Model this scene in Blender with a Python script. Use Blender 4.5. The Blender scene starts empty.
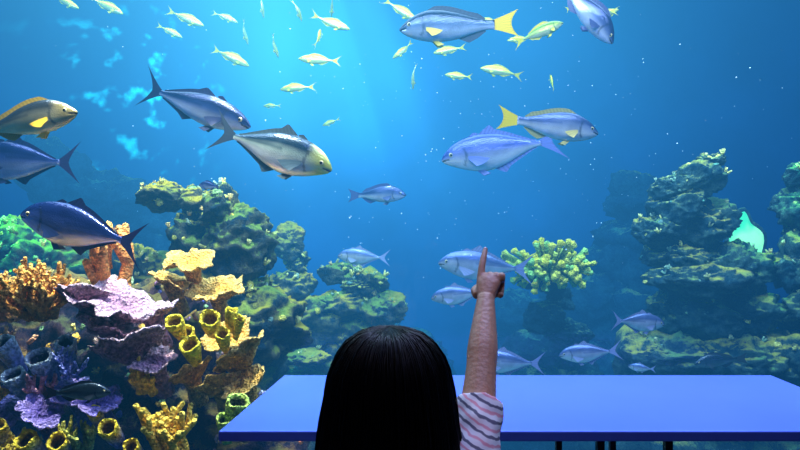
import bpy, math, random, bmesh
from mathutils import Vector, Matrix, noise, Euler
R = random.Random(7)
scn = bpy.context.scene
scn.view_settings.view_transform = 'Standard'
scn.view_settings.look = 'None'
COL = scn.collection

# ------------------------------------------------------------------ helpers
def lerp(a, b, t): return a + (b - a) * t
def mixc(a, b, t):
    t = max(0, min(1, t)); return tuple(a[i] + (b[i] - a[i]) * t for i in range(3))
def interp(keys, t):
    if t <= keys[0][0]: return keys[0][1:]
    n = len(keys)
    for i in range(n - 1):
        if t <= keys[i + 1][0]:
            k0 = keys[max(i - 1, 0)]; k1 = keys[i]; k2 = keys[i + 1]; k3 = keys[min(i + 2, n - 1)]
            h = k2[0] - k1[0]; s = (t - k1[0]) / h
            out = []
            for j in range(1, len(k1)):
                m1 = (k2[j] - k0[j]) / max(k2[0] - k0[0], 1e-6) * h
                m2 = (k3[j] - k1[j]) / max(k3[0] - k1[0], 1e-6) * h
                out.append((2*s**3-3*s*s+1)*k1[j] + (s**3-2*s*s+s)*m1 + (-2*s**3+3*s*s)*k2[j] + (s**3-s*s)*m2)
            return tuple(out)
    return keys[-1][1:]

class MB:
    def __init__(s): s.v = []; s.f = []; s.m = []; s.c = []
    def vert(s, p, c=(.5, .5, .5)):
        s.v.append(tuple(p)); s.c.append((c[0], c[1], c[2], 1)); return len(s.v) - 1
    def face(s, f, m=0): s.f.append(tuple(f)); s.m.append(m)
    def mesh(s, name, mats, smooth=True):
        me = bpy.data.meshes.new(name); me.from_pydata(s.v, [], s.f)
        for m in mats: me.materials.append(m)
        me.polygons.foreach_set('material_index', s.m)
        me.polygons.foreach_set('use_smooth', [smooth] * len(s.f))
        a = me.color_attributes.new('Col', 'FLOAT_COLOR', 'POINT')
        flat = [x for c in s.c for x in c]; a.data.foreach_set('color', flat)
        me.update(); return me
    def obj(s, name, mats, parent=None, smooth=True):
        o = bpy.data.objects.new(name, s.mesh(name, mats, smooth)); COL.objects.link(o)
        if parent: o.parent = parent
        return o
    def tube(s, pts, rads, seg=10, m=0, col=(.5,.5,.5), col2=None, sub=1, side=None, capr=.5):
        pts = [Vector(p) for p in pts]
        rr = [r if isinstance(r, (tuple, list)) else (r, r) for r in rads]
        if sub > 1:
            ks = [(i,) + tuple(p) + tuple(r) for i, (p, r) in enumerate(zip(pts, rr))]
            n = (len(pts) - 1) * sub
            sm = [interp(ks, i / sub) for i in range(n + 1)]
            pts = [Vector(q[:3]) for q in sm]; rr = [(q[3], q[4]) for q in sm]
        n = len(pts)
        d0 = (pts[1] - pts[0]).normalized()
        a = Vector(side) if side else (Vector((1, 0, 0)) if abs(d0.x) < .8 else Vector((0, 1, 0)))
        rings = []
        for i in range(n):
            d = (pts[min(i+1, n-1)] - pts[max(i-1, 0)]).normalized()
            a = (a - d * a.dot(d)).normalized(); b = d.cross(a)
            c = mixc(col, col2, i / (n - 1)) if col2 else col
            rings.append([s.vert(pts[i] + a * math.cos(6.28318*k/seg) * rr[i][0] + b * math.sin(6.28318*k/seg) * rr[i][1], c) for k in range(seg)])
        for i in range(n - 1):
            for k in range(seg):
                s.face((rings[i][k], rings[i][(k+1) % seg], rings[i+1][(k+1) % seg], rings[i+1][k]), m)
        e0 = s.vert(pts[0] - (pts[1]-pts[0]).normalized() * rr[0][0] * capr, col)
        e1 = s.vert(pts[-1] + (pts[-1]-pts[-2]).normalized() * rr[-1][0] * capr, col2 or col)
        for k in range(seg):
            s.face((e0, rings[0][(k+1) % seg], rings[0][k]), m); s.face((e1, rings[-1][k], rings[-1][(k+1) % seg]), m)
    def ellipsoid(s, c, r, seg=16, rings=10, m=0, col=(.5,.5,.5), rot=None):
        c = Vector(c)
        def P(th, ph):
            v = Vector((math.sin(th)*math.cos(ph)*r[0], math.sin(th)*math.sin(ph)*r[1], math.cos(th)*r[2]))
            if rot: v = rot @ v
            return c + v
        t = s.vert(P(0, 0), col); b = s.vert(P(math.pi, 0), col); rg = []
        for i in range(1, rings):
            rg.append([s.vert(P(math.pi*i/rings, 6.28318*k/seg), col) for k in range(seg)])
        for k in range(seg):
            s.face((t, rg[0][k], rg[0][(k+1) % seg]), m); s.face((b, rg[-1][(k+1) % seg], rg[-1][k]), m)
        for i in range(len(rg)-1):
            for k in range(seg):
                s.face((rg[i][k], rg[i+1][k], rg[i+1][(k+1) % seg], rg[i][(k+1) % seg]), m)
    def box(s, lo, hi, m=0, col=(.5,.5,.5)):
        x0,y0,z0 = lo; x1,y1,z1 = hi
        i = [s.vert(p, col) for p in ((x0,y0,z0),(x1,y0,z0),(x1,y1,z0),(x0,y1,z0),(x0,y0,z1),(x1,y0,z1),(x1,y1,z1),(x0,y1,z1))]
        for f in ((0,3,2,1),(4,5,6,7),(0,1,5,4),(1,2,6,5),(2,3,7,6),(3,0,4,7)): s.face([i[k] for k in f], m)

def empty(name, loc=(0,0,0)):
    o = bpy.data.objects.new(name, None); o.location = loc; o.empty_display_size = .1; COL.objects.link(o); return o

# ------------------------------------------------------------------ materials
def mat(name, col=(.5,.5,.5), rough=.6, metal=0, attr=False, nscale=0, namt=.3, bump=0, bscale=30, vor=False, spec=.5, emis=None, estr=0, sss=0):
    m = bpy.data.materials.new(name); m.use_nodes = True; nt = m.node_tree; p = nt.nodes['Principled BSDF']
    p.inputs['Base Color'].default_value = (*col, 1); p.inputs['Roughness'].default_value = rough
    p.inputs['Metallic'].default_value = metal; p.inputs['Specular IOR Level'].default_value = spec
    tc = nt.nodes.new('ShaderNodeTexCoord'); src = None
    if attr:
        a = nt.nodes.new('ShaderNodeAttribute'); a.attribute_name = 'Col'; src = a.outputs['Color']
    if nscale:
        n = nt.nodes.new('ShaderNodeTexNoise'); n.inputs['Scale'].default_value = nscale; n.inputs['Detail'].default_value = 6
        nt.links.new(tc.outputs['Object'], n.inputs['Vector'])
        mr = nt.nodes.new('ShaderNodeMapRange'); mr.inputs[1].default_value = .3; mr.inputs[2].default_value = .7
        mr.inputs[3].default_value = 1 - namt; mr.inputs[4].default_value = 1 + namt
        nt.links.new(n.outputs['Fac'], mr.inputs[0])
        mx = nt.nodes.new('ShaderNodeVectorMath'); mx.operation = 'MULTIPLY'
        if src: nt.links.new(src, mx.inputs[0])
        else: mx.inputs[0].default_value = col
        nt.links.new(mr.outputs[0], mx.inputs[1]); src = mx.outputs[0]
    if src: nt.links.new(src, p.inputs['Base Color'])
    if bump:
        t = nt.nodes.new('ShaderNodeTexVoronoi' if vor else 'ShaderNodeTexNoise'); t.inputs['Scale'].default_value = bscale
        nt.links.new(tc.outputs['Object'], t.inputs['Vector'])
        b = nt.nodes.new('ShaderNodeBump'); b.inputs['Strength'].default_value = bump; b.inputs['Distance'].default_value = .02
        nt.links.new(t.outputs[0], b.inputs['Height']); nt.links.new(b.outputs[0], p.inputs['Normal'])
    if emis:
        p.inputs['Emission Color'].default_value = (*emis, 1); p.inputs['Emission Strength'].default_value = estr
    if sss:
        p.inputs['Subsurface Weight'].default_value = sss; p.inputs['Subsurface Radius'].default_value = (.02,.008,.004); p.inputs['Subsurface Scale'].default_value = .5
    return m

def rock_mat(name, dark, tan, algae, thr=.62):
    m = bpy.data.materials.new(name); m.use_nodes = True; nt = m.node_tree; N = nt.nodes; L = nt.links
    p = N['Principled BSDF']; p.inputs['Roughness'].default_value = .85; p.inputs['Specular IOR Level'].default_value = .15
    tc = N.new('ShaderNodeTexCoord'); geo = N.new('ShaderNodeNewGeometry')
    n1 = N.new('ShaderNodeTexNoise'); n1.inputs['Scale'].default_value = 5; n1.inputs['Detail'].default_value = 10; n1.inputs['Roughness'].default_value = .75
    L.new(tc.outputs['Object'], n1.inputs['Vector'])
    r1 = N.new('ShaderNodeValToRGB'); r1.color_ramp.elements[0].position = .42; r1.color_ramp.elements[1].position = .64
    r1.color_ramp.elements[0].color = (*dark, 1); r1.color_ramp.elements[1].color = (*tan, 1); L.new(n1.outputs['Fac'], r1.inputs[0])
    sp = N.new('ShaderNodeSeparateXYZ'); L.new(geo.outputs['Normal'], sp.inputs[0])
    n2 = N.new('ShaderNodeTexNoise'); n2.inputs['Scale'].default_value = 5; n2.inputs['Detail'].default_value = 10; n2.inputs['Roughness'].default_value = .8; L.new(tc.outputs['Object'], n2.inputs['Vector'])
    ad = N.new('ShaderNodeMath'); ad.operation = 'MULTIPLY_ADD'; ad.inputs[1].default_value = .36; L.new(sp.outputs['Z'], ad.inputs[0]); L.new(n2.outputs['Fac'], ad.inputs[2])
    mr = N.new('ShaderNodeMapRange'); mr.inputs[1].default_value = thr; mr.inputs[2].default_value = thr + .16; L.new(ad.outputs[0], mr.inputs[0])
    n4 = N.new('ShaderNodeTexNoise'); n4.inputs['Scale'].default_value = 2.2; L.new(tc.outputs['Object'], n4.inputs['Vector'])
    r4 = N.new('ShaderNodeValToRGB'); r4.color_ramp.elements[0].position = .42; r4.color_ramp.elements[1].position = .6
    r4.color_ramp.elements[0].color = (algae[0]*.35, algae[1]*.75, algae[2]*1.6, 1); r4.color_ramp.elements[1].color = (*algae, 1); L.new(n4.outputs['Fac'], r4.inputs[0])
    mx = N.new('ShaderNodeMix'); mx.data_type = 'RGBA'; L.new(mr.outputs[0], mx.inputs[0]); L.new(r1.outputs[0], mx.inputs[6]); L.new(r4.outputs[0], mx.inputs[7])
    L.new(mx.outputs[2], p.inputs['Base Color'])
    n3 = N.new('ShaderNodeTexNoise'); n3.inputs['Scale'].default_value = 18; n3.inputs['Detail'].default_value = 10; n3.inputs['Roughness'].default_value = .75; L.new(tc.outputs['Object'], n3.inputs['Vector'])
    b = N.new('ShaderNodeBump'); b.inputs['Strength'].default_value = 1; b.inputs['Distance'].default_value = .12
    L.new(n3.outputs['Fac'], b.inputs['Height']); L.new(b.outputs[0], p.inputs['Normal'])
    return m

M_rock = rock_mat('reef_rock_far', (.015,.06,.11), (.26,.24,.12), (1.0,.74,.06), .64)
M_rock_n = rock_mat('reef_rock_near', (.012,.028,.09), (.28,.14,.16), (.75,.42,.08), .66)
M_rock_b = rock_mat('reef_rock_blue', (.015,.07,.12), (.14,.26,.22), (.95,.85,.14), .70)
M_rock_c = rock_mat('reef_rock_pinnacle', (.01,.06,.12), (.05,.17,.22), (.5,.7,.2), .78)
M_coral = mat('coral_skin', attr=True, rough=.7, nscale=40, namt=.5, bump=.9, bscale=70, vor=True, spec=.25)
M_fish = mat('fish_skin', attr=True, rough=.20, metal=.5, nscale=9, namt=.2, bump=.12, bscale=90, vor=True, spec=.9)
M_fin = mat('fish_fin', attr=True, rough=.45, spec=.4)
M_iris = mat('fish_iris', (.75,.62,.3), .2)
M_pupil = mat('fish_pupil', (.005,.005,.008), .08)

# ------------------------------------------------------------------ room
M_wall = mat('dark_wall_paint', (.02,.025,.05), .8, nscale=3, namt=.1)
M_floor = mat('dark_floor', (.03,.035,.06), .4, nscale=5, namt=.2)
def boxobj(name, lo, hi, m, parent=None):
    b = MB(); b.box(lo, hi); return b.obj(name, [m], parent, smooth=False)
boxobj('floor', (-4,-3,-.15), (4,2.28,0), M_floor)
boxobj('ceiling', (-4,-3,3.2), (4,2.28,3.3), M_wall)
boxobj('wall_left', (-4.1,-3,0), (-4,2.28,3.2), M_wall)
boxobj('wall_right', (4,-3,0), (4.1,2.28,3.2), M_wall)
boxobj('wall_back', (-4,-3.1,0), (4,-3,3.2), M_wall)
boxobj('baseboard_left', (-4,-3,0), (-3.98,2.2,.1), M_floor)
boxobj('baseboard_right', (3.98,-3,0), (4,2.2,.1), M_floor)

# acrylic window
g = bpy.data.materials.new('acrylic'); g.use_nodes = True; nt = g.node_tree; nt.nodes.clear()
o = nt.nodes.new('ShaderNodeOutputMaterial'); t = nt.nodes.new('ShaderNodeBsdfTransparent'); gl = nt.nodes.new('ShaderNodeBsdfGlossy'); gl.inputs['Roughness'].default_value = .02
mx = nt.nodes.new('ShaderNodeMixShader'); mx.inputs[0].default_value = .012; t.inputs[0].default_value = (.97,.99,1,1)
nt.links.new(t.outputs[0], mx.inputs[1]); nt.links.new(gl.outputs[0], mx.inputs[2]); nt.links.new(mx.outputs[0], o.inputs[0])
boxobj('window_1', (-4,2.28,0), (4,2.34,3.2), g)

# tank shell
M_tank = mat('tank_wall_paint', (.03,.16,.34), .9, nscale=.6, namt=.35)
M_sand = mat('tank_sand', (.25,.32,.3), .95, nscale=6, namt=.3, bump=.6, bscale=12)
tank = empty('aquarium_tank')
boxobj('tank_back_wall', (-10,12,-2), (10,12.2,6), M_tank, tank)
boxobj('tank_side_a', (-10.2,2.34,-2), (-10,12,6), M_tank, tank)
boxobj('tank_side_b', (10,2.34,-2), (10.2,12,6), M_tank, tank)
boxobj('tank_bottom', (-10,2.34,-2.2), (10,12,-1.9), M_sand, tank)
boxobj('tank_front_lower', (-10,2.2,-2), (10,2.34,-.16), M_tank, tank)
boxobj('tank_front_side_a', (-10,2.25,-.15), (-4.1,2.34,6), M_tank, tank)
boxobj('tank_front_side_b', (4.1,2.25,-.15), (10,2.34,6), M_tank, tank)
boxobj('tank_front_upper', (-4.1,2.3,3.3), (4.1,2.4,6), M_tank, tank)
boxobj('tank_lid', (-10,2.34,6), (10,12,6.1), M_wall, tank)

# water: absorbing; haze glow, bright top and soft shafts painted into its emission
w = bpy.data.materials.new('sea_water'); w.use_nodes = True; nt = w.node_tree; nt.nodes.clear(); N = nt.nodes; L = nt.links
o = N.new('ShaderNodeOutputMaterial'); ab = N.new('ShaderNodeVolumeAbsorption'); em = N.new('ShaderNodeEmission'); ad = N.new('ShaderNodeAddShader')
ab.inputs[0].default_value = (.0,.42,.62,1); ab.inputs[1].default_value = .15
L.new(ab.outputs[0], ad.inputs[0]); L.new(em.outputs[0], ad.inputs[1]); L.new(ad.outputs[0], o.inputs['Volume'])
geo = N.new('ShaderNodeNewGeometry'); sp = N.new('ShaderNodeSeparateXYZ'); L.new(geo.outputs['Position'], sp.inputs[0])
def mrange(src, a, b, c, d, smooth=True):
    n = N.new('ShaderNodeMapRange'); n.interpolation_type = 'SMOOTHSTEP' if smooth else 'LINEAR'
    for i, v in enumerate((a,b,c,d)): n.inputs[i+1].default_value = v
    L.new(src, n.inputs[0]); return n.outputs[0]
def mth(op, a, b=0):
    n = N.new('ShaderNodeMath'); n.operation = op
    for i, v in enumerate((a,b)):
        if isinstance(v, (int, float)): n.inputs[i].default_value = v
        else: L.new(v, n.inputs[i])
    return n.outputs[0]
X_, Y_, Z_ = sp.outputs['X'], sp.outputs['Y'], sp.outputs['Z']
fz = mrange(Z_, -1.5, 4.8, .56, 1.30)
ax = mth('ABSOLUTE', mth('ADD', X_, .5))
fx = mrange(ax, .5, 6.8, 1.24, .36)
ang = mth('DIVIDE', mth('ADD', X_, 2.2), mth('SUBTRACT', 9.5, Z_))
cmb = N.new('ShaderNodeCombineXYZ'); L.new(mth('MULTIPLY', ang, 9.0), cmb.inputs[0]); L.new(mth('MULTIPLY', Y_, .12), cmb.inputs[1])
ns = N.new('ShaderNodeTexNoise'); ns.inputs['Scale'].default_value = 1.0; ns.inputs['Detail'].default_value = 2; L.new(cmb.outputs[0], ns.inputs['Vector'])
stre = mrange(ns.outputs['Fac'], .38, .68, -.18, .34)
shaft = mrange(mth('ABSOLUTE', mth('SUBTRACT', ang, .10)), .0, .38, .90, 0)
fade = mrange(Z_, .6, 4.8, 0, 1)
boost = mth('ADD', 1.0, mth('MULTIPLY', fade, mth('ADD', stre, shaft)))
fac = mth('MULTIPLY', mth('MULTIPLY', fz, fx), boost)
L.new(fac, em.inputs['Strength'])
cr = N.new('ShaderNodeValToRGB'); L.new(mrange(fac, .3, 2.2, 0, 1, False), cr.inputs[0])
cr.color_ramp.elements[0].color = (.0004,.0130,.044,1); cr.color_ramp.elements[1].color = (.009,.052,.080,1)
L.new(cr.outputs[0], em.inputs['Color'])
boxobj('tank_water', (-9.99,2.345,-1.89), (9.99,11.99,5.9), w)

# ------------------------------------------------------------------ rocks
def rock(name, blobs, material, amp=.35, sub=5, parent=None):
    b = MB(); samples = []
    for bi, bl in enumerate(blobs):
        x,y,z,rx,ry,rz = bl[:6]; sb = bl[6] if len(bl) > 6 else sub
        bm = bmesh.new(); bmesh.ops.create_icosphere(bm, subdivisions=sb, radius=1)
        base = len(b.v); rm = min(rx,ry,rz) ** .5 * .42
        for v in bm.verts:
            n = v.co.normalized(); p = Vector((x+n.x*rx, y+n.y*ry, z+n.z*rz))
            d = 0; a = 1; f = 1.9
            for k in range(6):
                q = Vector((p.x*f, p.y*f, p.z*f*1.5)) + Vector((bi*1.3, 7.1, 3.3)); nv = noise.noise(q)
                d += a * (nv if k < 1 else (.32 - abs(nv) * 1.5)); a *= .62; f *= 2.05
            b.vert(p + n * d * amp * rm * 1.7)
        for f in bm.faces: b.face([v.index + base for v in f.verts])
        bm.free()
    ob = b.obj(name, [material], parent)
    for pl in ob.data.polygons:
        if pl.normal.z > .05 and pl.normal.y < .5: samples.append((pl.center.copy(), pl.normal.copy()))
    return ob, samples

def floor_stack(x, y, ztop, r0, r1):
    out = []; z = -1.9
    while z < ztop:
        t = (z + 1.9) / max(ztop + 1.9, .1); r = lerp(r1, r0, t)
        out.append((x + R.uniform(-.1,.1), y + R.uniform(-.05,.15), z, r, r*.85, r*.8, 4)); z += r * .8
    return out

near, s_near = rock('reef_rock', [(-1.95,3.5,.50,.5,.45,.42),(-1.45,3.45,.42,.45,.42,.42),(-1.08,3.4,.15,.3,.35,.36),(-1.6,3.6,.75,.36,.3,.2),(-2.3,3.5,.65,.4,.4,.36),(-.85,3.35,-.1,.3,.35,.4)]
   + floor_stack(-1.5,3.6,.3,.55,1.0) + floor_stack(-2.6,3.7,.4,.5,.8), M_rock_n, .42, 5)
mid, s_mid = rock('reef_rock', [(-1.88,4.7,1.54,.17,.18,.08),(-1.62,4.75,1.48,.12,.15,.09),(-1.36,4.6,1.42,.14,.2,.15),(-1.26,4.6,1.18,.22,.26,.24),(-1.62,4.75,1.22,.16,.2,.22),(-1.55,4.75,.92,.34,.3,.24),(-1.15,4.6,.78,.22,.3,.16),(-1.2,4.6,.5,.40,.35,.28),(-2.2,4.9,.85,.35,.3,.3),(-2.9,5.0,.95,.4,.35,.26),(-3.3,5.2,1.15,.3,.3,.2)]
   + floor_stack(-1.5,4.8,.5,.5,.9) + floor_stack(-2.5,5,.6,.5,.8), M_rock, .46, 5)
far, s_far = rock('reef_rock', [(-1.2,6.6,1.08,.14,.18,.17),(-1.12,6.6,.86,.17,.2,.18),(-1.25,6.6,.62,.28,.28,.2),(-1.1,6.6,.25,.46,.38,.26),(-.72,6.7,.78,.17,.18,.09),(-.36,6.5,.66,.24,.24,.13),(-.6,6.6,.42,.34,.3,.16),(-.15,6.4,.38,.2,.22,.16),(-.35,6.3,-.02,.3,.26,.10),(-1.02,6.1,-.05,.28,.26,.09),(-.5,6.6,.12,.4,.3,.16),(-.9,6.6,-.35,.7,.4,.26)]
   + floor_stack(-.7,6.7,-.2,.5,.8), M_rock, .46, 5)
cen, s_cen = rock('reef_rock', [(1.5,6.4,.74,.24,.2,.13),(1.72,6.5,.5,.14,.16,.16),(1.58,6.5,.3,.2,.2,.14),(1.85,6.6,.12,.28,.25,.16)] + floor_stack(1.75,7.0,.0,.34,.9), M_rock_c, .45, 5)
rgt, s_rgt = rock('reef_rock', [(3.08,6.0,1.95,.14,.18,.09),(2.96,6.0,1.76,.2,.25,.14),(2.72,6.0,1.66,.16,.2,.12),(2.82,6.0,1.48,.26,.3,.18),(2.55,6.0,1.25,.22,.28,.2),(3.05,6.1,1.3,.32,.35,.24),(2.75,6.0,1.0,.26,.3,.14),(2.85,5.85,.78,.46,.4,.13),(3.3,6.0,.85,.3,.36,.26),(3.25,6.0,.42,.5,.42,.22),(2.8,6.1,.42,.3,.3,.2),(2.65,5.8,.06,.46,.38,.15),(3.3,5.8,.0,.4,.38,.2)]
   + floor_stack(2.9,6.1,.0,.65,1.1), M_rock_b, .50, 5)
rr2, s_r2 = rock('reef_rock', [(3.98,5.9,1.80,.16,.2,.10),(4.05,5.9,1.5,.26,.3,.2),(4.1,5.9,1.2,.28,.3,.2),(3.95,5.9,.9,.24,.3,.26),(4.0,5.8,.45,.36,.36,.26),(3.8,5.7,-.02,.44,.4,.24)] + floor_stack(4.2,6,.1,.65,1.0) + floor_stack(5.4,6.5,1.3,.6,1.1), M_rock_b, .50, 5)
# dim formations deep in the tank
rock('reef_rock', [(3.7,9.4,1.7,.4,.4,.35),(3.8,9.4,1.1,.6,.5,.5),(4.4,9.4,1.4,.6,.5,.5),(3.0,9.6,.2,.7,.5,.4),(2.0,9.8,-.1,.6,.5,.35)] + floor_stack(3.9,9.6,.8,.8,1.2) + floor_stack(2.4,9.9,-.3,.8,1.2), M_rock_c, .6, 4)
rock('reef_rock', [(-5.4,9.4,2.2,.5,.5,.35),(-4.6,9.4,1.7,.6,.5,.4),(-3.6,9.6,1.3,.6,.5,.35),(-2.6,9.8,1.1,.5,.5,.3)] + floor_stack(-5,9.6,1.8,.8,1.2) + floor_stack(-3.4,9.8,1.0,.8,1.2) + floor_stack(.2,10.2,-.7,.6,1.0), M_rock_c, .6, 4)

def crust(name, samples, n, cols, size, seed):
    rr = random.Random(seed); b = MB()
    for _ in range(n):
        p, nm = rr.choice(samples); s = size * rr.uniform(.4, 1.4); c = rr.choice(cols)
        if rr.random() < .5:
            b.ellipsoid(p - nm*s*.3, (s, s, s*.55), 8, 5, 0, c, rot=nm.to_track_quat('Z','Y').to_matrix())
        else:
            for k in range(rr.randint(3, 6)):
                d = (nm + Vector((rr.uniform(-.8,.8), rr.uniform(-.8,.8), rr.uniform(0,.8)))).normalized()
                b.tube([p, p + d*s*.9, p + d*s*1.6 + Vector((0,0,s*.2))], [s*.35, s*.3, s*.2], 6, 0, c, mixc(c,(1,1,.6),.3))
    return b.obj(name, [M_coral])
YG = [(.85,.70,.08),(.70,.62,.10),(.85,.48,.10),(.30,.45,.16),(.95,.8,.15),(.2,.35,.3)]
crust('encrusting_coral', s_mid, 260, YG, .028, 1)
crust('encrusting_coral', s_far, 190, YG, .032, 2)
crust('encrusting_coral', s_rgt, 180, [(.5,.55,.2),(.95,.85,.2),(.2,.35,.3),(.15,.4,.3)], .028, 4)
crust('encrusting_coral', s_r2, 110, [(.5,.55,.2),(.9,.8,.2),(.2,.35,.3)], .028, 5)
crust('encrusting_coral', s_near, 520, [(.95,.55,.08),(.75,.35,.65),(.25,.45,.2),(1.0,.72,.10),(.2,.2,.65),(.9,.25,.10),(.9,.5,.5)], .026, 6)

# ------------------------------------------------------------------ corals
def branch_coral(name, c, n, ln, r, col, tip, seed, spread=1.0, levels=2, toward=(0,-.2,.9), knob=False, flat=1):
    rr = random.Random(seed); b = MB(); c = Vector(c)
    def grow(p, d, l, rad, lv):
        pts = [p]; rad_l = [rad]; q = p.copy(); dd = d.copy()
        for k in range(4):
            dd = (dd + Vector((rr.uniform(-.25,.25), rr.uniform(-.25,.25), rr.uniform(-.1,.25)))).normalized()
            q = q + dd * l / 4; pts.append(q.copy()); rad_l.append(rad * (1 - .12*(k+1)))
        if knob: rad_l[-1] *= 1.3
        b.tube(pts, rad_l, 8, 0, col, tip if lv == 0 else mixc(col, tip, .5), sub=2, capr=.7)
        if lv > 0:
            for k in range(rr.randint(2, 4)):
                i = rr.randint(2, 4)
                nd = (dd + Vector((rr.uniform(-.9,.9), rr.uniform(-.7,.7), rr.uniform(-.2,.7)))).normalized()
                grow(pts[i], nd, l*.6, rad*.75, lv-1)
    for i in range(n):
        d = Vector(toward) + Vector((rr.uniform(-1,1)*spread, rr.uniform(-1,1)*spread*.7*flat, rr.uniform(-.4,.5)*spread))
        grow(c + Vector((rr.uniform(-.3,.3)*ln, rr.uniform(-.2,.2)*ln, 0)), d.normalized(), ln*rr.uniform(.7,1.1), r, levels)
    return b.obj(name, [M_coral])

def plate_coral(name, plates, col, edge, seed):
    rr = random.Random(seed); b = MB()
    for (x,y,z,rad,tx,ty) in plates:
        rot = Euler((tx, ty, rr.uniform(0,6.28))).to_matrix(); nr, ns = 10, 56; off = rr.uniform(0,50)
        T = []; B = []
        for i in range(nr+1):
            t = i / nr; rt = []; rb = []
            for k in range(ns):
                a = 6.28318*k/ns
                lob = 1 + .38*noise.noise(Vector((math.cos(a)*1.6+off, math.sin(a)*1.6, 0))) + .16*noise.noise(Vector((math.cos(a)*5+off, math.sin(a)*5, 2)))+ .07*noise.noise(Vector((math.cos(a)*13+off, math.sin(a)*13, 2)))
                px, py = math.cos(a)*rad*t*lob, math.sin(a)*rad*t*lob
                pz = rad*(.16*t*t + .22*noise.noise(Vector((px*7/rad*.3+off, py*7/rad*.3, 1)))+ .10*noise.noise(Vector((px*30+off, py*30, 1))))
                c = mixc(col, edge, t**3)
                v = Vector((px,py,pz)); th = .020*(1-.6*t)
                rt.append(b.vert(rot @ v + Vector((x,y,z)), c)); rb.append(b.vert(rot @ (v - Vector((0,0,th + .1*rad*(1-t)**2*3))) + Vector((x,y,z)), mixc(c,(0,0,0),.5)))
            T.append(rt); B.append(rb)
        for i in range(nr):
            for k in range(ns):
                k2 = (k+1) % ns
                b.face((T[i][k], T[i+1][k], T[i+1][k2], T[i][k2])); b.face((B[i][k], B[i][k2], B[i+1][k2], B[i+1][k]))
        for k in range(ns): b.face((T[nr][k], B[nr][k], B[nr][(k+1)%ns], T[nr][(k+1)%ns]))
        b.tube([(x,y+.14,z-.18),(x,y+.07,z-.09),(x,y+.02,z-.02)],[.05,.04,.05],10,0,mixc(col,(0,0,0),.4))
    return b.obj(name, [M_coral])

def tube_sponge(name, tubes, col, rim, inner, seed):
    rr = random.Random(seed); b = MB()
    for (x,y,z,r,l,tx,ty) in tubes:
        rot = Euler((tx, ty, 0)).to_matrix(); seg = 24; rings = []; off = rr.uniform(0,9)
        prof = [(-l, r*.55), (-l*.7, r*.75), (-l*.35, r*.95), (-l*.1, r*1.0), (-.008, r*1.04), (0, r*.95), (-.006, r*.78), (-.03, r*.68), (-l*.4, r*.55), (-l*.7, r*.1)]
        for i, (h, rad) in enumerate(prof):
            c = col if i < 3 else (rim if i < 7 else inner)
            if i == 2: c = mixc(col, rim, .4)
            rg = []
            for k in range(seg):
                a = 6.28318*k/seg
                w = 1 + .12*noise.noise(Vector((math.cos(a)*2+off, math.sin(a)*2, h*14))) + (.05*math.sin(a*9+h*30) if i < 5 else 0)
                rg.append(b.vert(rot @ Vector((math.cos(a)*rad*w, math.sin(a)*rad*w, h + .006*math.sin(a*3+off))) + Vector((x,y,z)), c))
            rings.append(rg)
        for i in range(len(rings)-1):
            for k in range(seg):
                b.face((rings[i][k], rings[i][(k+1)%seg], rings[i+1][(k+1)%seg], rings[i+1][k]))
        b.face(rings[0][::-1])
    return b.obj(name, [M_coral])

branch_coral('cauliflower_coral', (-1.70,2.85,.86), 34, .15, .022, (.60,.24,.04), (1.0,.56,.12), 11, 1.1, 2, knob=True)
branch_coral('cauliflower_coral', (-1.93,2.95,.84), 22, .15, .022, (.55,.24,.06), (.95,.54,.15), 12, 1.1, 2, knob=True)
branch_coral('elkhorn_coral', (-1.45,3.05,.84), 3, .34, .046, (.75,.28,.06), (1.0,.46,.12), 23, .40, 1)
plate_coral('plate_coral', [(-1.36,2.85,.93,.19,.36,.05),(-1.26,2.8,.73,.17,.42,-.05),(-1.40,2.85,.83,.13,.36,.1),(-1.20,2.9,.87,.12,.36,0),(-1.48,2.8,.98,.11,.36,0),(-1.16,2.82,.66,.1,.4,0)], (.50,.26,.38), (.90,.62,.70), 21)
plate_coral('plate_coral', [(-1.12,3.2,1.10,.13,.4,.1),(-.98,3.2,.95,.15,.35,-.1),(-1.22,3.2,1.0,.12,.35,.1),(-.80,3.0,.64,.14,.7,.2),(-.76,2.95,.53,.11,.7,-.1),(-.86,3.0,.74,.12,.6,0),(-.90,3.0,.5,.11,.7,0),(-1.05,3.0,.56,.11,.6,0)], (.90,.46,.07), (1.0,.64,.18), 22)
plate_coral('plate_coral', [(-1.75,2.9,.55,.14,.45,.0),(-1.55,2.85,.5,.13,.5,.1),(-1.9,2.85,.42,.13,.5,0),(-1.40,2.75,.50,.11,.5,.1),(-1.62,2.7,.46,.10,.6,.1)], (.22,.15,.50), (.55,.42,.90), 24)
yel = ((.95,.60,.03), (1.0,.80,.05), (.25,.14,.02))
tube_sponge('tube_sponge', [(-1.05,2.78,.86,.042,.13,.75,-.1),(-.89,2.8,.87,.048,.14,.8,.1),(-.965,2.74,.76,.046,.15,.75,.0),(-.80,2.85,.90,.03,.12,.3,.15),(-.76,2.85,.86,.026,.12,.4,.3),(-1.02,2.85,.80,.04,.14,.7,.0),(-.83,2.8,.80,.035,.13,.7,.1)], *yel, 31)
tube_sponge('tube_sponge', [(-1.28,2.62,.42,.042,.18,.8,.0),(-1.50,2.62,.36,.042,.18,.8,.2),(-1.64,2.62,.37,.045,.2,.7,-.1),(-1.38,2.7,.47,.03,.15,.5,-.1),(-1.82,2.7,.40,.04,.2,.6,.0),(-1.18,2.62,.34,.035,.15,.8,-.1)], (.18,.20,.50), (1.0,.74,.05), (.14,.08,.03), 32)
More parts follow.
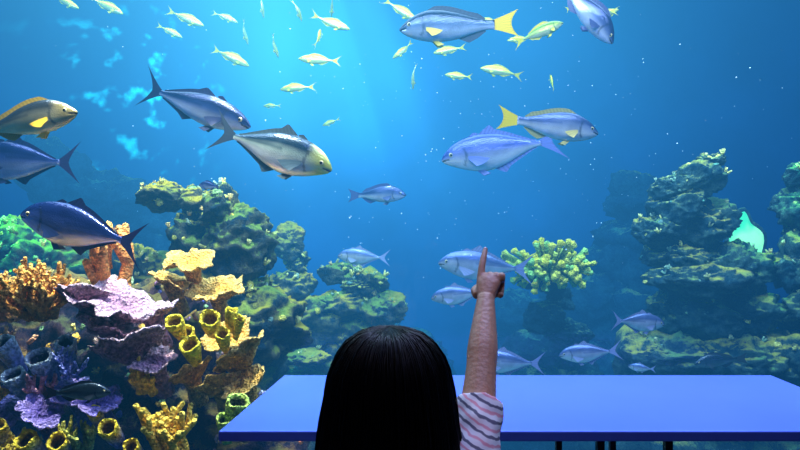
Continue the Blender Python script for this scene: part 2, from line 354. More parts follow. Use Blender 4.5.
tube_sponge('tube_sponge', [(-1.66,2.75,.70,.055,.2,.7,0),(-1.78,2.75,.62,.05,.2,.6,-.2),(-1.56,2.8,.76,.045,.2,.5,.2),(-1.86,2.8,.76,.05,.2,.5,-.2)], (.22,.24,.58), (.50,.62,.72), (.03,.03,.08), 33)
tube_sponge('tube_sponge', [(-.74,2.75,.50,.05,.18,.4,.35),(-.80,2.75,.42,.04,.16,.5,.1)], (.25,.46,.10), (.65,.85,.16), (.06,.08,.03), 34)
branch_coral('finger_leather_coral', (-1.03,2.72,.27), 12, .17, .025, (.85,.46,.04), (1.0,.72,.10), 14, .8, 1, knob=True, flat=.6)
branch_coral('finger_leather_coral', (-1.2,2.85,.5), 8, .14, .018, (.8,.45,.05), (1.0,.70,.12), 15, .8, 1, knob=True)
branch_coral('finger_leather_coral', (-1.45,2.75,.27), 8, .12, .015, (.3,.4,.14), (.8,.75,.14), 16, .9, 1)
branch_coral('finger_leather_coral', (-1.8,2.72,.2), 10, .13, .017, (.6,.45,.06), (1.0,.75,.1), 17, .9, 1)
branch_coral('finger_leather_coral', (-1.92,2.8,.45), 12, .14, .016, (.8,.42,.06), (1.0,.68,.1), 27, .9, 1)
branch_coral('finger_leather_coral', (-1.66,2.8,.50), 8, .10, .013, (.8,.25,.35), (1.0,.5,.55), 28, .9, 1)
branch_coral('staghorn_coral', (-1.50,2.75,.60), 7, .11, .010, (.16,.2,.6), (.5,.55,1.0), 18, .9, 1)
branch_coral('staghorn_coral', (-2.0,2.9,.62), 9, .14, .012, (.5,.26,.12), (.95,.6,.3), 19, .9, 1)
b = MB(); rr = random.Random(5)
for i in range(190):
    a = rr.uniform(0,6.28); u = rr.uniform(-.75,1); s = math.sqrt(max(0,1-u*u))
    d = Vector((math.cos(a)*s, math.sin(a)*s*.7, u)); lob = .9 + .9*noise.noise(d*2.1+Vector((3,1,0)))
    p = Vector((1.49,6.0,.86)) + Vector((d.x*.40*lob, d.y*.3, d.z*.26*lob)); q = rr.uniform(.014,.05)
    b.tube([p - d*.22, p - d*.05, p], [q*.5, q*.6, q], 7, 0, (.3,.5,.12), rr.choice([(1.0,.85,.05),(.85,.9,.12),(1.0,.9,.10),(.45,.8,.2)]), capr=.6)
b.obj('bushy_leather_coral', [M_coral])

# ------------------------------------------------------------------ fish
def build_fish(kind, back, side, belly, finc, tailc, lod=1, bend=.03, headc=None, pecc=None):
    pecc = pecc or finc
    if kind == 'jack':
        K = [(0,.004,-.012,.004),(.03,.04,-.038,.018),(.12,.100,-.075,.042),(.25,.140,-.118,.062),(.42,.155,-.148,.07),(.6,.132,-.125,.06),(.8,.070,-.064,.032),(.93,.028,-.028,.016),(1,.022,-.022,.010)]
        tail = (.17,-.5,-.385,1.15); dors = [(.40,.0),(.46,.065),(.55,.028),(.75,.018),(.95,.008)]; anal = [(.52,.0),(.57,.055),(.65,.025),(.8,.016),(.95,.008)]; pec = (.27,.17)
    elif kind == 'amberjack':
        K = [(0,.004,-.010,.004),(.04,.034,-.034,.018),(.14,.078,-.068,.04),(.28,.110,-.100,.058),(.45,.118,-.112,.062),(.63,.095,-.09,.05),(.82,.052,-.050,.026),(.94,.026,-.026,.015),(1,.022,-.022,.010)]
        tail = (.17,-.5,-.38,1.2); dors = [(.42,.0),(.48,.045),(.58,.024),(.8,.016),(.95,.008)]; anal = [(.58,.0),(.63,.04),(.72,.02),(.95,.008)]; pec = (.26,.12)
    elif kind == 'snapper':
        K = [(0,.002,-.016,.006),(.04,.036,-.045,.024),(.13,.092,-.082,.048),(.27,.140,-.112,.064),(.42,.148,-.122,.068),(.6,.122,-.105,.055),(.8,.07,-.062,.03),(.93,.042,-.04,.016),(1,.042,-.042,.010)]
        tail = (.115,-.5,-.44,1.6); dors = [(.28,.0),(.34,.034),(.5,.036),(.68,.030),(.8,.034),(.9,.01)]; anal = [(.62,.0),(.68,.05),(.78,.04),(.9,.01)]; pec = (.28,.14)
    else:
        K = [(0,.002,-.010,.005),(.05,.034,-.036,.022),(.16,.078,-.070,.044),(.3,.105,-.095,.056),(.45,.11,-.105,.058),(.63,.09,-.085,.046),(.82,.045,-.045,.024),(.94,.022,-.022,.012),(1,.02,-.02,.008)]
        tail = (.13,-.5,-.39,1.3); dors = [(.3,.0),(.38,.04),(.6,.03),(.85,.012)]; anal = [(.58,.0),(.64,.035),(.85,.01)]; pec = (.27,.10)
    NS, NG = (64, 40) if lod == 1 else (22, 16)
    b = MB(); rings = []
    def X(t): return .5 - .80*t
    def Yb(x): return bend * math.sin((x - .5) * 4.2) * (1 if x < .5 else 0) * (.5 - x)
    for i in range(NS+1):
        t = (i/NS)**1.25; up, lo, w = interp(K, t); up = max(up, .001); cz = (up+lo)/2; h = (up-lo)/2; x = X(t); rg = []
        for k in range(NG):
            a = 6.28318*k/NG; v = math.cos(a); sx = math.sin(a)
            y = w * math.copysign(abs(sx)**.9, sx); z = cz + h*v
            if kind in ('jack','amberjack'): y *= 1 - .18*max(0,-v)
            zz = z + .018 - .10*(t) ; mouth = t < .085 and abs(zz) < .006 and lod == 1
            wob = .10*noise.noise(Vector((t*8, v*2, 0)))
            c = mixc(side, back, (v + wob - .05)/.4) if v + wob > .05 else mixc(side, belly, (.05 - v)/.5)
            if headc and t < .26: c = mixc(c, headc, (.26 - t)/.12*.8)
            if lod == 1:
                ga = .255 - .075*(z/.12)**2; g = abs(t - ga)
                if g < .012 and -.75 < v < .6: c = mixc(c, (.02,.03,.06), .6)
                if mouth: c = (.03,.03,.05); y *= .8
                if abs(v - (.25 - .25*max(0,t-.3))) < .05 and t > .25: c = mixc(c, back, .6)
            else:
                if t < .05: c = mixc(c, back, .5)
            rg.append(b.vert((x, y + Yb(x), z), c))
        rings.append(rg)
    for i in range(NS):
        for k in range(NG):
            b.face((rings[i][k], rings[i+1][k], rings[i+1][(k+1)%NG], rings[i][(k+1)%NG]), 0)
    b.face(rings[0]); b.face(rings[-1][::-1])
    tz, tx, nx, pw = tail; na, nr = (20, 8) if lod == 1 else (8, 3); G = []
    bz = -K[-1][2]
    for i in range(na+1):
        s = -1 + 2*i/na; row = []
        ex = lerp(nx, tx, abs(s)**pw); ez = math.copysign(abs(s)**.85, s)*tz
        for j in range(nr+1):
            r = j/nr; x = lerp(-.285, ex, r**.9); z = lerp(s*bz*.95, ez, r**(1.05)); 
            c = mixc(tailc, mixc(tailc,(0,0,0),.45), .5*(i % 2) + .4*(r > .9))
            row.append(b.vert((x, Yb(x), z), c))
        G.append(row)
    for i in range(na):
        for j in range(nr): b.face((G[i][j], G[i+1][j], G[i+1][j+1], G[i][j+1]), 1)
    def ridge(keys, sgn, n):
        P = []
        t0, t1 = keys[0][0], keys[-1][0]
        for i in range(n+1):
            t = lerp(t0, t1, i/n); up, lo, w = interp(K, t); hgt = 0
            for q in range(len(keys)-1):
                if keys[q][0] <= t <= keys[q+1][0]: hgt = lerp(keys[q][1], keys[q+1][1], (t-keys[q][0])/(keys[q+1][0]-keys[q][0]))
            zb = (up if sgn > 0 else lo) - sgn*.01; x = X(t)
            row = []
            for j in range(4):
                r = j/3; xx = x - hgt*.8*r
                row.append(b.vert((xx, Yb(xx), zb + sgn*(hgt+.01)*r), mixc(finc, mixc(finc,(0,0,0),.5), (i % 2)*.7)))
            P.append(row)
        for i in range(n):
            for j in range(3): b.face((P[i][j], P[i+1][j], P[i+1][j+1], P[i][j+1]), 1)
    ridge(dors, 1, 30 if lod == 1 else 8); ridge(anal, -1, 22 if lod == 1 else 6)
    if kind == 'jack' or kind == 'amberjack': ridge([(.3,.0),(.33,.025),(.39,.01)], 1, 8)
    pt, pl = pec; up, lo, w = interp(K, pt)
    for sg in (-1, 1):
        n = 7; rows = []
        for i in range(n+1):
            s = i/n; row = []
            ang = lerp(-.15, -.65, s); ln = pl*(1 - .6*s) ; bx = X(pt); bzv = -.012 - .03*s
            for j in range(5):
                r = j/4; x = bx - math.cos(ang)*ln*r; z = bzv + math.sin(ang)*ln*r - .02*r*r; y = sg*(w*.97 + .03*r)
                row.append(b.vert((x, y + Yb(x), z), mixc(pecc, mixc(pecc,(0,0,0),.4), (i%2)*.6)))
            rows.append(row)
        for i in range(n):
            for j in range(4): b.face((rows[i][j], rows[i+1][j], rows[i+1][j+1], rows[i][j+1]), 1)
        up2, lo2, w2 = interp(K, .33); x = X(.33)
        q = [b.vert(p, pecc) for p in ((x, sg*.012+Yb(x), lo2+.01), (x-.05, sg*.012+Yb(x), lo2+.01), (x-.11, sg*.03+Yb(x), lo2-.035), (x-.055, sg*.03+Yb(x), lo2-.045))]
        b.face(q, 1)
        et = .105; ue, le, we = interp(K, et); ez = .022; czz = (ue+le)/2; hh = (ue-le)/2
        ey = we*math.sqrt(max(0, 1-((ez-czz)/hh)**2))**.9; er = .019 if kind != 'fusilier' else .017
        b.ellipsoid((X(et), sg*(ey-.004)+Yb(X(et)), ez), (er, .009, er), 12, 8, 2)
        b.ellipsoid((X(et), sg*(ey+.0015)+Yb(X(et)), ez), (er*.62, .006, er*.62), 10, 6, 3)
    return b.mesh('fish_' + kind, [M_fish, M_fin, M_iris, M_pupil])

lil = build_fish('jack', (.06,.08,.36), (.40,.38,.82), (1,.93,1.0), (.20,.22,.6), (.2,.22,.6))
pale = build_fish('jack', (.18,.22,.48), (.85,.80,.95), (1,1,1), (.40,.42,.68), (.40,.42,.75), bend=-.05)
blue = build_fish('jack', (.012,.03,.15), (.06,.11,.40), (.50,.58,.95), (.02,.04,.14), (.02,.03,.12), bend=.05)
trev = build_fish('jack', (.015,.045,.08), (.46,.58,.48), (1,1,.9), (.07,.12,.14), (.03,.05,.08), headc=(.85,.85,.18), bend=.02)
ambj = build_fish('amberjack', (.006,.018,.08), (.04,.08,.25), (.55,.62,.85), (.02,.03,.10), (.012,.02,.08), bend=.04)
snpy = build_fish('snapper', (.012,.03,.08), (.09,.14,.25), (.50,.56,.70), (.03,.05,.10), (1.0,.64,.01), pecc=(.85,.6,.06))
snpl = build_fish('snapper', (.06,.09,.25), (.38,.42,.62), (1,.96,1), (.45,.40,.15), (1.0,.70,.02), bend=-.03, pecc=(.85,.65,.2))
snpg = build_fish('snapper', (.04,.05,.06), (.30,.30,.22), (.95,.85,.45), (.60,.40,.06), (.4,.4,.3), headc=(.45,.36,.14), pecc=(1.0,.60,.04))
snpd = build_fish('snapper', (.03,.045,.16), (.16,.20,.42), (.72,.72,.9), (.06,.08,.24), (.06,.08,.24), bend=.06)
dark = build_fish('snapper', (.02,.04,.06), (.05,.10,.12), (.14,.22,.2), (.04,.06,.08), (.04,.06,.08))
fus = [build_fish('fusilier', (.80,.68,.02), (1.0,.90,.14), (1.0,1.0,.42), (1.0,.80,.04), (1.0,.78,.03), lod=0, bend=bd) for bd in (-.08,.0,.09)]
cad = build_fish('fusilier', (.20,.35,.04), (.75,.80,.15), (1,1,.5), (1.0,.80,.05), (1,.8,.03), bend=.04)

def put(name, me, x, y, z, ln, yaw=0, pitch=0, roll=0):
    o = bpy.data.objects.new(name, me); COL.objects.link(o)
    o.matrix_world = Matrix.Translation((x,y,z)) @ Matrix.Rotation(math.radians(yaw),4,'Z') @ Matrix.Rotation(math.radians(-pitch),4,'Y') @ Matrix.Rotation(math.radians(roll),4,'X') @ Matrix.Scale(ln,4)
    return o
put('snapper_fish', snpy, .44,4.5,2.79,.89,178,-2)
put('snapper_fish', snpd, 1.38,4.5,2.92,.68,-10,-52)
put('jack_fish', lil, .86,5.0,1.93,1.04,172,-9)
put('snapper_fish', snpl, 1.06,4.3,2.015,.77,8,-7)
put('amberjack_fish', ambj, -1.242,3.6,2.02,.80,-12,-21)
put('trevally_fish', trev, -.715,3.3,1.72,.74,-8,-19)
put('jack_fish', blue, -1.53,2.9,1.275,.69,172,13)
put('jack_fish', blue, -2.13,3.4,1.66,.72,175,2)
put('snapper_fish', snpg, -1.89,3.0,1.81,.60,-6,10)
put('snapper_fish', snpd, -.22,5.5,1.575,.57,-15,0)
put('snapper_fish', snpd, -1.27,4.0,1.56,.20,150,5)
put('jack_fish', pale, -.36,6.0,.98,.54,172,2)
put('jack_fish', pale, .72,5.0,.955,.80,175,4)
put('jack_fish', pale, .50,4.9,.73,.50,170,-8)
put('jack_fish', pale, .82,4.5,.27,.55,176,2)
put('jack_fish', pale, 1.43,4.5,.34,.46,165,-8)
put('jack_fish', pale, 1.78,4.5,.57,.46,12,-6)
put('jack_fish', pale, 2.1,5.2,.06,.23,150,0)
put('snapper_fish', dark, 2.62,4.9,.19,.42,175,-8)
put('snapper_fish', dark, -1.39,2.58,.58,.28,5,0)
S = [(-2.95,6,3.5,.38,10,-25),(-2.15,6,3.37,.40,5,-22),(-1.70,6,2.98,.42,5,-25),(-1.25,6,3.10,.26,70,-60),(-1.38,6,3.5,.25,80,-70),(-1.03,6,3.45,.24,60,-50),
 (-1.02,6,2.67,.37,175,-4),(-.80,6,2.95,.44,178,4),(-.82,6,3.17,.26,70,60),(-.70,6,3.33,.42,10,-18),(-.68,6,3.5,.28,100,-40),(-3.35,6,3.53,.3,5,-25),
 (-1.60,6.2,3.3,.28,80,-60),(0,6,3.45,.4,10,-30),(.03,6,3.05,.28,150,-30),(.14,6,2.79,.28,100,-65),(.5,6,3.05,.34,170,-8),(.59,6,2.79,.3,160,10),
 (1.02,6,2.83,.44,175,12),(1.52,6,2.72,.25,90,55),(2.0,6,3.45,.36,175,8),(1.75,6,3.5,.3,20,30),(-2.5,6.5,3.4,.3,10,-25),(-1.9,6.5,3.55,.3,10,-20),
 (-1.45,6.8,2.65,.22,170,0),(-.8,7.0,2.5,.24,170,-20),(1.0,6.5,3.5,.3,190,10),(.75,6.6,3.6,.25,100,40),(1.25,6.2,3.22,.28,175,-4),(2.2,6.4,3.55,.3,5,20)]
for i, (x,y,z,l,yw,pt) in enumerate(S): put('fusilier_fish', fus[i % 3], x,y,z,l,yw,pt)
put('fusilier_fish', cad, 1.15,5.0,2.90,.48,8,24)

b = MB(); rr = random.Random(3)
for i in range(360):
    y = rr.uniform(4,9); s = rr.uniform(.002,.006)
    b.ellipsoid((rr.gauss(.6,1.6)*y/6, y, rr.uniform(.9,3.6)), (s,s,s), 6, 4)
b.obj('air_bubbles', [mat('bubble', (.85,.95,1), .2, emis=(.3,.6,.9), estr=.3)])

# ------------------------------------------------------------------ glowing pane standing in for the green-lit opening between the rocks
def glow_pane(name, x,y,z,w,h,col,st):
    root = empty(name, (0,0,0)); m = mat(name+'_glow', col, .4, emis=col, estr=st); b = MB(); n = 40
    nt = m.node_tree; tc = nt.nodes.new('ShaderNodeTexCoord'); ns = nt.nodes.new('ShaderNodeTexNoise'); ns.inputs['Scale'].default_value = 3.5; nt.links.new(tc.outputs['Object'], ns.inputs['Vector'])
    rp = nt.nodes.new('ShaderNodeValToRGB'); rp.color_ramp.elements[0].position = .38; rp.color_ramp.elements[0].color = (0,.42,.16,1); rp.color_ramp.elements[1].position = .62; rp.color_ramp.elements[1].color = (.5,1,.40,1)
    nt.links.new(ns.outputs['Fac'], rp.inputs[0]); nt.links.new(rp.outputs[0], nt.nodes['Principled BSDF'].inputs['Emission Color'])
    def rad(k): return 1 + .3*noise.noise(Vector((math.cos(6.2832*k/n)*1.7+4, math.sin(6.2832*k/n)*1.7, 0)))
    pts = [Vector((x+math.cos(6.2832*k/n)*w*rad(k) - .25*w*math.sin(6.2832*k/n), y, z+math.sin(6.2832*k/n)*h*rad(k))) for k in range(n+1)]
    c = b.vert((x,y-.05,z)); rg = [b.vert(p) for p in pts[:n]]
    for k in range(n): b.face((c, rg[k], rg[(k+1)%n]))
    b.obj('lens', [m], root)  # emissive face of the pane
    b = MB(); b.tube([p+Vector((0,.02,0)) for p in pts], [.03]*(n+1), 8); b.obj('rim', [M_rock_b], root); return root
glow_pane('green_glow_pane', 4.04,7.0,1.04,.20,.42,(.16,.85,.40),1.3)

# ------------------------------------------------------------------ bench / table
tb = empty('display_table'); M_tab = mat('blue_laminate', (.12,.20,.86), .22, nscale=2, namt=.06, spec=.4); M_met = mat('painted_steel', (.03,.03,.05), .4, metal=.8)
b = MB(); pl = [(-.485,1.6),(1.36,1.6),(1.36,2.2),(-.425,2.2)]
lo = [b.vert((x,y,.722)) for x,y in pl]; up = [b.vert((x,y,.75)) for x,y in pl]
b.face(up); b.face(lo[::-1])
for k in range(4): b.face((lo[k], lo[(k+1)%4], up[(k+1)%4], up[k]))
top = b.obj('table_top', [M_tab], tb, smooth=False)
bv = top.modifiers.new('bev','BEVEL'); bv.width = .004; bv.segments = 3
b = MB()
for x in (-.15,.56,.75,1.32):
    for y in (1.68,2.12):
        if x > 1.3 and y > 2: continue
        b.box((x-.010,y-.010,0),(x+.010,y+.010,.70))
    if x < 1.3: b.box((x-.010,1.68,.08),(x+.010,2.12,.10))
b.box((-.38,1.67,.705),(1.33,1.70,.722)); b.box((-.38,2.10,.705),(1.33,2.13,.722))
b.obj('table_frame', [M_met], tb, smooth=False)

# ------------------------------------------------------------------ girl
girl = empty('girl')
M_skin = mat('skin', (.50,.24,.14), .5, nscale=30, namt=.06, sss=.1, bump=.1, bscale=120)
def remesh(o, vox, smooth=3):
    r = o.modifiers.new('rm','REMESH'); r.mode = 'VOXEL'; r.voxel_size = vox; r.use_smooth_shade = True
    if smooth: s = o.modifiers.new('sm','SMOOTH'); s.factor = .5; s.iterations = smooth
HX = -.017
b = MB()
b.ellipsoid((HX,.935,1.035),(.072,.088,.098),28,20)
b.ellipsoid((HX,.975,.985),(.052,.052,.052),20,14)
b.tube([(HX,1.015,1.045),(HX,1.028,1.025),(HX,1.036,1.008)],[.006,.009,.011],10)
for s in (-1,1):
    b.ellipsoid((HX+s*.074,.935,1.02),(.008,.016,.024),12,8)
    b.ellipsoid((HX+s*.03,1.0,1.0),(.024,.022,.022),12,8)
b.tube([(HX-.018,1.015,.980),(HX,1.022,.982),(HX+.018,1.015,.980)],[.004,.007,.004],8)
b.tube([(HX,.925,1.0),(HX,.92,.93),(HX,.91,.87)],[.04,.037,.05],16,sub=3)
b.tube([(HX,.91,.55),(HX,.91,.65),(HX,.915,.78),(HX,.91,.86),(HX,.91,.90)],[(.10,.075),(.09,.065),(.105,.075),(.10,.065),(.06,.045)],20,sub=3)
SH=Vector((.105,.90,.895)); EL=Vector((.141,1.045,1.045)); WR=Vector((.1665,1.164,1.158))
b.tube([(.06,.90,.87),SH,SH.lerp(EL,.5),EL,EL.lerp(WR,.28),EL.lerp(WR,.7),WR],[.04,.040,.033,.0265,.0275,.0215,.0168],18,sub=4)
b.tube([(-.09,.91,.87),(-.145,.91,.86),(-.165,.915,.76),(-.175,.93,.67),(-.175,.96,.58),(-.172,.985,.50)],[.04,.038,.032,.027,.026,.018],16,sub=4)
for i,(dx,l) in enumerate(((-.004,.05),(-.002,.058),(.0,.053),(.002,.042))):
    yy = .965+.014*i
    b.tube([(-.172+dx,yy+.01,.47),(-.168,yy+.014,.43),(-.160,yy+.012,.43-l*.5),(-.150,yy+.006,.43-l)],[.0075,.007,.0065,.0055],8,sub=2)
b.tube([(-.172,.985,.50),(-.171,.99,.46),(-.168,.99,.425)],[(.015,.02),(.014,.03),(.011,.026)],14,sub=3,side=(1,0,0))
b.tube([(-.168,.998,.48),(-.158,1.018,.455),(-.152,1.022,.43)],[.009,.0078,.006],8,sub=2)
for s in (-1,1):
    b.tube([(HX+s*.05,.91,.58),(HX+s*.058,.91,.46),(HX+s*.06,.915,.33),(HX+s*.06,.905,.22),(HX+s*.06,.90,.07)],[.062,.058,.043,.042,.028],16,sub=4)
u = Vector((.16,.66,.73)).normalized(); w_ = Vector((.96,-.24,-.03)); w_ = (w_-u*w_.dot(u)).normalized(); nb = w_.cross(u).normalized()
if nb.y > 0: nb = -nb
def HP(a, c, d): return WR + u*a + w_*c + nb*d
b.tube([HP(-.004,0,0),HP(.018,.001,.001),HP(.038,.003,.001),HP(.052,.005,0)],[(.0168,.0135),(.0205,.013),(.0245,.012),(.023,.010)],18,sub=3,side=tuple(w_))
b.tube([HP(.046,-.0135,.0),HP(.076,-.0125,.004),HP(.101,-.0105,.004),HP(.125,-.0085,.002)],[.0082,.0072,.0065,.0050],12,sub=3,capr=.8)
for c,l in ((.0035,.026),(.0165,.024),(.0275,.018)):
    b.tube([HP(.044,c,.0),HP(.053,c,.003),HP(.053+l*.42,c,-.010),HP(.053+l*.25,c-.001,-.028),HP(.034,c-.002,-.032),HP(.026,c-.002,-.024)],[.0076,.0078,.0072,.0068,.0064,.0056],10,sub=3)
b.tube([HP(.010,-.017,-.006),HP(.028,-.024,-.014),HP(.044,-.018,-.024),HP(.053,-.006,-.030)],[.0095,.0088,.0078,.0062],10,sub=3)
body = b.obj('body', [M_skin], girl); remesh(body, .0022, 2)
b = MB()
b.ellipsoid(HP(.121,-.0088,.0060),(.0034,.0055,.0016),10,6,rot=Matrix((w_,u,nb)).transposed()); b.obj('fingernail',[mat('nail',(.7,.42,.36),.25)],girl)
b = MB()
for s in (-1,1): b.ellipsoid((HX+s*.027,1.007,1.035),(.011,.008,.009),14,8)
b.obj('eyes',[mat('eye_white',(.85,.85,.85),.1)],girl)
b = MB()
for s in (-1,1): b.ellipsoid((HX+s*.027,1.0135,1.035),(.005,.003,.005),12,8)
b.obj('pupils',[mat('eye_dark',(.02,.01,.01),.05)],girl)
b = MB(); b.tube([(HX-.02,1.018,.981),(HX,1.026,.979),(HX+.02,1.018,.981)],[.0025,.0045,.0025],8,sub=3); b.obj('lips',[mat('lip',(.45,.15,.13),.4)],girl)

ms = bpy.data.materials.new('striped_cotton'); ms.use_nodes = True; nt = ms.node_tree; N = nt.nodes; L = nt.links; p = N['Principled BSDF']; p.inputs['Roughness'].default_value = .9
tc = N.new('ShaderNodeTexCoord'); mp = N.new('ShaderNodeMapping'); mp.inputs['Rotation'].default_value = (0,math.radians(62),0); L.new(tc.outputs['Object'], mp.inputs[0])
wv = N.new('ShaderNodeTexWave'); wv.bands_direction = 'X'; wv.inputs['Scale'].default_value = 17; wv.inputs['Distortion'].default_value = 1.0; wv.inputs['Detail'].default_value = 1; wv.inputs['Detail Scale'].default_value = 4; L.new(mp.outputs[0], wv.inputs[0])
cr = N.new('ShaderNodeValToRGB'); e = cr.color_ramp.elements; e[0].position = .0; e[0].color = (.14,.12,.18,1); e[1].position = .16; e[1].color = (.90,.82,.83,1)
q = e.new(.07); q.color = (.18,.15,.22,1); q = e.new(.86); q.color = (.90,.80,.83,1); q = e.new(.96); q.color = (.85,.36,.42,1)
L.new(wv.outputs['Fac'], cr.inputs[0]); L.new(cr.outputs[0], p.inputs['Base Color'])
b = MB()
b.tube([(HX,.91,.52),(HX,.91,.56),(HX,.91,.65),(HX,.915,.78),(HX,.91,.86),(HX,.91,.885)],[(.122,.095),(.118,.092),(.11,.085),(.12,.09),(.115,.08),(.07,.058)],24,sub=3,capr=.1)
hem = SH.lerp(EL,.72)
b.tube([(.05,.905,.86),SH,SH.lerp(EL,.25),SH.lerp(EL,.5),hem],[.052,.050,.044,.0405,.0395],24,sub=4,capr=.02)
b.tube([(-.08,.91,.865),(-.148,.91,.855),(-.166,.913,.79),(-.172,.918,.745)],[.045,.046,.044,.046],20,sub=4,capr=.02)
sh = b.obj('t_shirt',[ms],girl); remesh(sh,.004,2)
dt = bpy.data.textures.new('folds','CLOUDS'); dt.noise_scale = .05; dt.noise_depth = 1
dm = sh.modifiers.new('fold','DISPLACE'); dm.texture = dt; dm.strength = .014; dm.mid_level = .5
b = MB()
b.tube([(HX,.91,.60),(HX,.91,.56),(HX,.91,.50)],[(.10,.08),(.113,.09),(.10,.08)],20,sub=3)
for s in (-1,1): b.tube([(HX+s*.052,.91,.56),(HX+s*.06,.912,.42),(HX+s*.062,.912,.3),(HX+s*.063,.905,.09)],[.07,.062,.055,.047],18,sub=3,capr=.1)
tr = b.obj('trousers',[mat('denim',(.03,.05,.12),.9,nscale=80,namt=.2)],girl); remesh(tr,.006,3)
b = MB()
for s in (-1,1):
    b.tube([(HX+s*.062,.86,.04),(HX+s*.062,.90,.045),(HX+s*.064,.97,.034),(HX+s*.066,1.035,.028)],[(.03,.038),(.035,.042),(.037,.032),(.028,.024)],16,sub=4,side=(1,0,0))
b.obj('shoes',[mat('canvas_shoe',(.5,.5,.55),.7)],girl)

M_hair = mat('black_hair', (.003,.003,.004), .45, spec=.18)
HK = [(0,.004,1.1425),(.06,.034,1.138),(.14,.058,1.126),(.22,.074,1.109),(.34,.089,1.079),(.5,.0975,1.034),(.64,.104,.99),(.78,.109,.95),(.9,.110,.90),(1,.098,.83)]
def HS(th, t, off=0):
    r, z = interp(HK, t); r += off
    fy = 1.08 if math.sin(th) > 0 else 1.0
    fy = lerp(fy, .78, max(0, (t-.55)/.45))
    return Vector((HX + math.cos(th)*r + .004*math.sin(3*th)*t, .925 + math.sin(th)*r*fy, z + (.012*math.sin(th*5) if t > .95 else 0)))
b = MB(); NT, NA = 40, 72; G = []
for i in range(NT+1):
    t = i/NT; G.append([b.vert(HS(6.28318*k/NA, t, -.002 + .0025*noise.noise(Vector((k*.9, 0, t*1.5))))) for k in range(NA)])
for i in range(NT):
    for k in range(NA):
        a = 6.28318*(k+.5)/NA; front = math.sin(a) > .62
        if front and i/NT > .36: continue
        b.face((G[i][k], G[i+1][k], G[i+1][(k+1)%NA], G[i][(k+1)%NA]))
hs = b.obj('hair_shell',[M_hair],girl); so = hs.modifiers.new('so','SOLIDIFY'); so.thickness = .012; so.offset = -1
b = MB(); rr = random.Random(9)
for i in range(900):
    th = rr.uniform(0,6.28318); front = math.sin(th) > .6; t1 = rr.uniform(.33,.4) if front else rr.uniform(.86,1.03); t0 = rr.uniform(0,.05)
    off = rr.uniform(-.002,.0022); wv_ = rr.uniform(-.06,.06); ph = rr.uniform(0,6.3); pts = []; n = 12
    if rr.random() < .05: off += .003
    for j in range(n+1):
        t = lerp(t0, t1, j/n); pts.append(HS(th + wv_*(j/n) + .015*math.sin(ph+j*.7), min(t,1), off + .0012*math.sin(ph*2+j)) - Vector((0,0,max(0,t-1)*.5)))
    b.tube(pts, [.0011]*n+[.0004], 4, capr=.3)
b.obj('hair_strands',[M_hair],girl)

# ------------------------------------------------------------------ lights
def area(name, loc, rot, sx, sy, pw, col):
    l = bpy.data.lights.new(name,'AREA'); l.shape = 'RECTANGLE'; l.size = sx; l.size_y = sy; l.energy = pw; l.color = col
    o = bpy.data.objects.new(name,l); o.location = loc; o.rotation_euler = [math.radians(a) for a in rot]; COL.objects.link(o); return o
def spot(name, loc, tgt, pw, col, ang, blend=.6, rad=.15, dapple=0, hi=3.2, low=.55, patches=0):
    l = bpy.data.lights.new(name,'SPOT'); l.energy = pw; l.color = col; l.spot_size = math.radians(ang); l.spot_blend = blend; l.shadow_soft_size = rad
    o = bpy.data.objects.new(name,l); o.location = loc; o.rotation_euler = (Vector(tgt)-Vector(loc)).to_track_quat('-Z','Y').to_euler(); COL.objects.link(o)
    if dapple:   # caustic net painted into the lamp strength; no rippling surface modelled
        l.use_nodes = True; nt = l.node_tree; em = nt.nodes['Emission']
        tc = nt.nodes.new('ShaderNodeTexCoord'); n0 = nt.nodes.new('ShaderNodeTexNoise'); n0.inputs['Scale'].default_value = dapple*.6
        v = nt.nodes.new('ShaderNodeTexVoronoi'); v.feature = 'DISTANCE_TO_EDGE'; v.inputs['Scale'].default_value = dapple
        ad = nt.nodes.new('ShaderNodeVectorMath'); ad.operation = 'MULTIPLY_ADD'; ad.inputs[1].default_value = (.12,.12,.12)
        nt.links.new(tc.outputs['Normal'], n0.inputs['Vector']); nt.links.new(n0.outputs['Color'], ad.inputs[0]); nt.links.new(tc.outputs['Normal'], ad.inputs[2])
        nt.links.new(ad.outputs[0], v.inputs['Vector'])
        mr = nt.nodes.new('ShaderNodeMapRange'); mr.interpolation_type = 'SMOOTHSTEP'; mr.inputs[1].default_value = .0; mr.inputs[2].default_value = .22; mr.inputs[3].default_value = hi; mr.inputs[4].default_value = low
        nt.links.new(v.outputs['Distance'], mr.inputs[0]); nt.links.new(mr.outputs[0], em.inputs['Strength'])
    if patches:  # noise flecks painted into the lamp strength, imitating green reflections
        l.use_nodes = True; nt = l.node_tree; em = nt.nodes['Emission']
        tc = nt.nodes.new('ShaderNodeTexCoord'); mp = nt.nodes.new('ShaderNodeMapping'); mp.inputs['Scale'].default_value = (1,1,2.2); n0 = nt.nodes.new('ShaderNodeTexNoise'); n0.inputs['Scale'].default_value = patches; n0.inputs['Detail'].default_value = 4
        nt.links.new(tc.outputs['Normal'], mp.inputs[0]); nt.links.new(mp.outputs[0], n0.inputs['Vector'])
        mr = nt.nodes.new('ShaderNodeMapRange'); mr.interpolation_type = 'SMOOTHSTEP'; mr.inputs[1].default_value = .56; mr.inputs[2].default_value = .70; mr.inputs[3].default_value = .05; mr.inputs[4].default_value = hi
        nt.links.new(n0.outputs['Fac'], mr.inputs[0]); nt.links.new(mr.outputs[0], em.inputs['Strength'])
    return o
area('tank_light_panel', (0,5.5,5.6), (0,0,0), 9, 3, 620, (.88,.97,1))
area('added_front_fill', (0,2.75,4.3), (35,0,0), 6, .5, 300, (.97,.94,1))  # unseen fill, added so the fish sides look lit
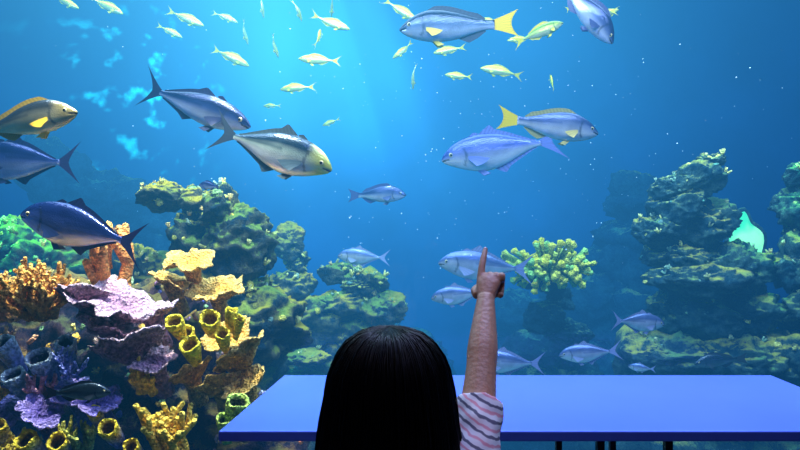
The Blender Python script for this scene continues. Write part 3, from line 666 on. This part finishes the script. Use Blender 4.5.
spot('added_tank_spot', (-1.1,2.5,4.0), (-1.35,3.0,.6), 800, (1,.82,.62), 50, dapple=16)  # this and the next spots: unseen, added to light reef and back wall
spot('added_tank_spot', (-1.0,3.9,5.3), (-1.4,4.8,.9), 850, (1,.93,.6), 46, dapple=16)
spot('added_tank_spot', (-.2,4.5,5.4), (-.8,6.5,.4), 700, (1,1,.7), 34, dapple=18)
spot('added_tank_spot', (1.0,4.5,5.4), (1.48,6.0,.95), 700, (1,1,.6), 14)
spot('added_tank_spot', (2.2,4.2,5.4), (3.2,6.0,1.5), 750, (1,1,.75), 46, dapple=16)
spot('added_tank_spot', (-.6,8.5,5.4), (-1.2,12,3.5), 1000, (.5,.95,1), 80, 1)
spot('added_tank_spot', (-3.6,8.0,4.8), (-5.6,12,3.7), 4200, (.10,1,.40), 62, .9, .02, patches=11, hi=3)  # added: throws green flecks on the back wall in place of reflections
spot('added_tank_spot', (-3.4,4.3,2.4), (-3.1,5.0,1.05), 420, (.06,1,.30), 60, .8, .05)  # added to give the left rock its soft green glow
spot('added_tank_spot', (3.75,5.2,2.6), (3.75,6.2,.9), 160, (.15,1,.35), 40, .9, .05)  # added green spill on the rocks around the glowing pane
# gallery lights, unseen, added for the table and the arm
area('added_table_light', (.6,1.75,3.15), (0,0,0), 1.4, .5, 52, (.38,.44,1))
spot('added_gallery_spot', (-.9,.05,3.1), (.14,1.05,1.10), 17, (1,.74,.55), 14, .8, .06)  # added to warm the raised arm
spot('added_gallery_spot', (.5,-.1,3.1), (.45,1.7,.74), 34, (.5,.55,1), 60, .8, .1)  # added to brighten the table and its front edge
wd = bpy.data.worlds.new('world'); scn.world = wd; wd.use_nodes = True
wd.node_tree.nodes['Background'].inputs[0].default_value = (.01,.03,.08,1); wd.node_tree.nodes['Background'].inputs[1].default_value = .4

cam = bpy.data.cameras.new('camera'); cam.lens = 27; cam.sensor_width = 36; cam.clip_end = 100
co = bpy.data.objects.new('camera', cam); co.location = (0,0,1.3); co.rotation_euler = (math.radians(90),0,0); COL.objects.link(co); scn.camera = co
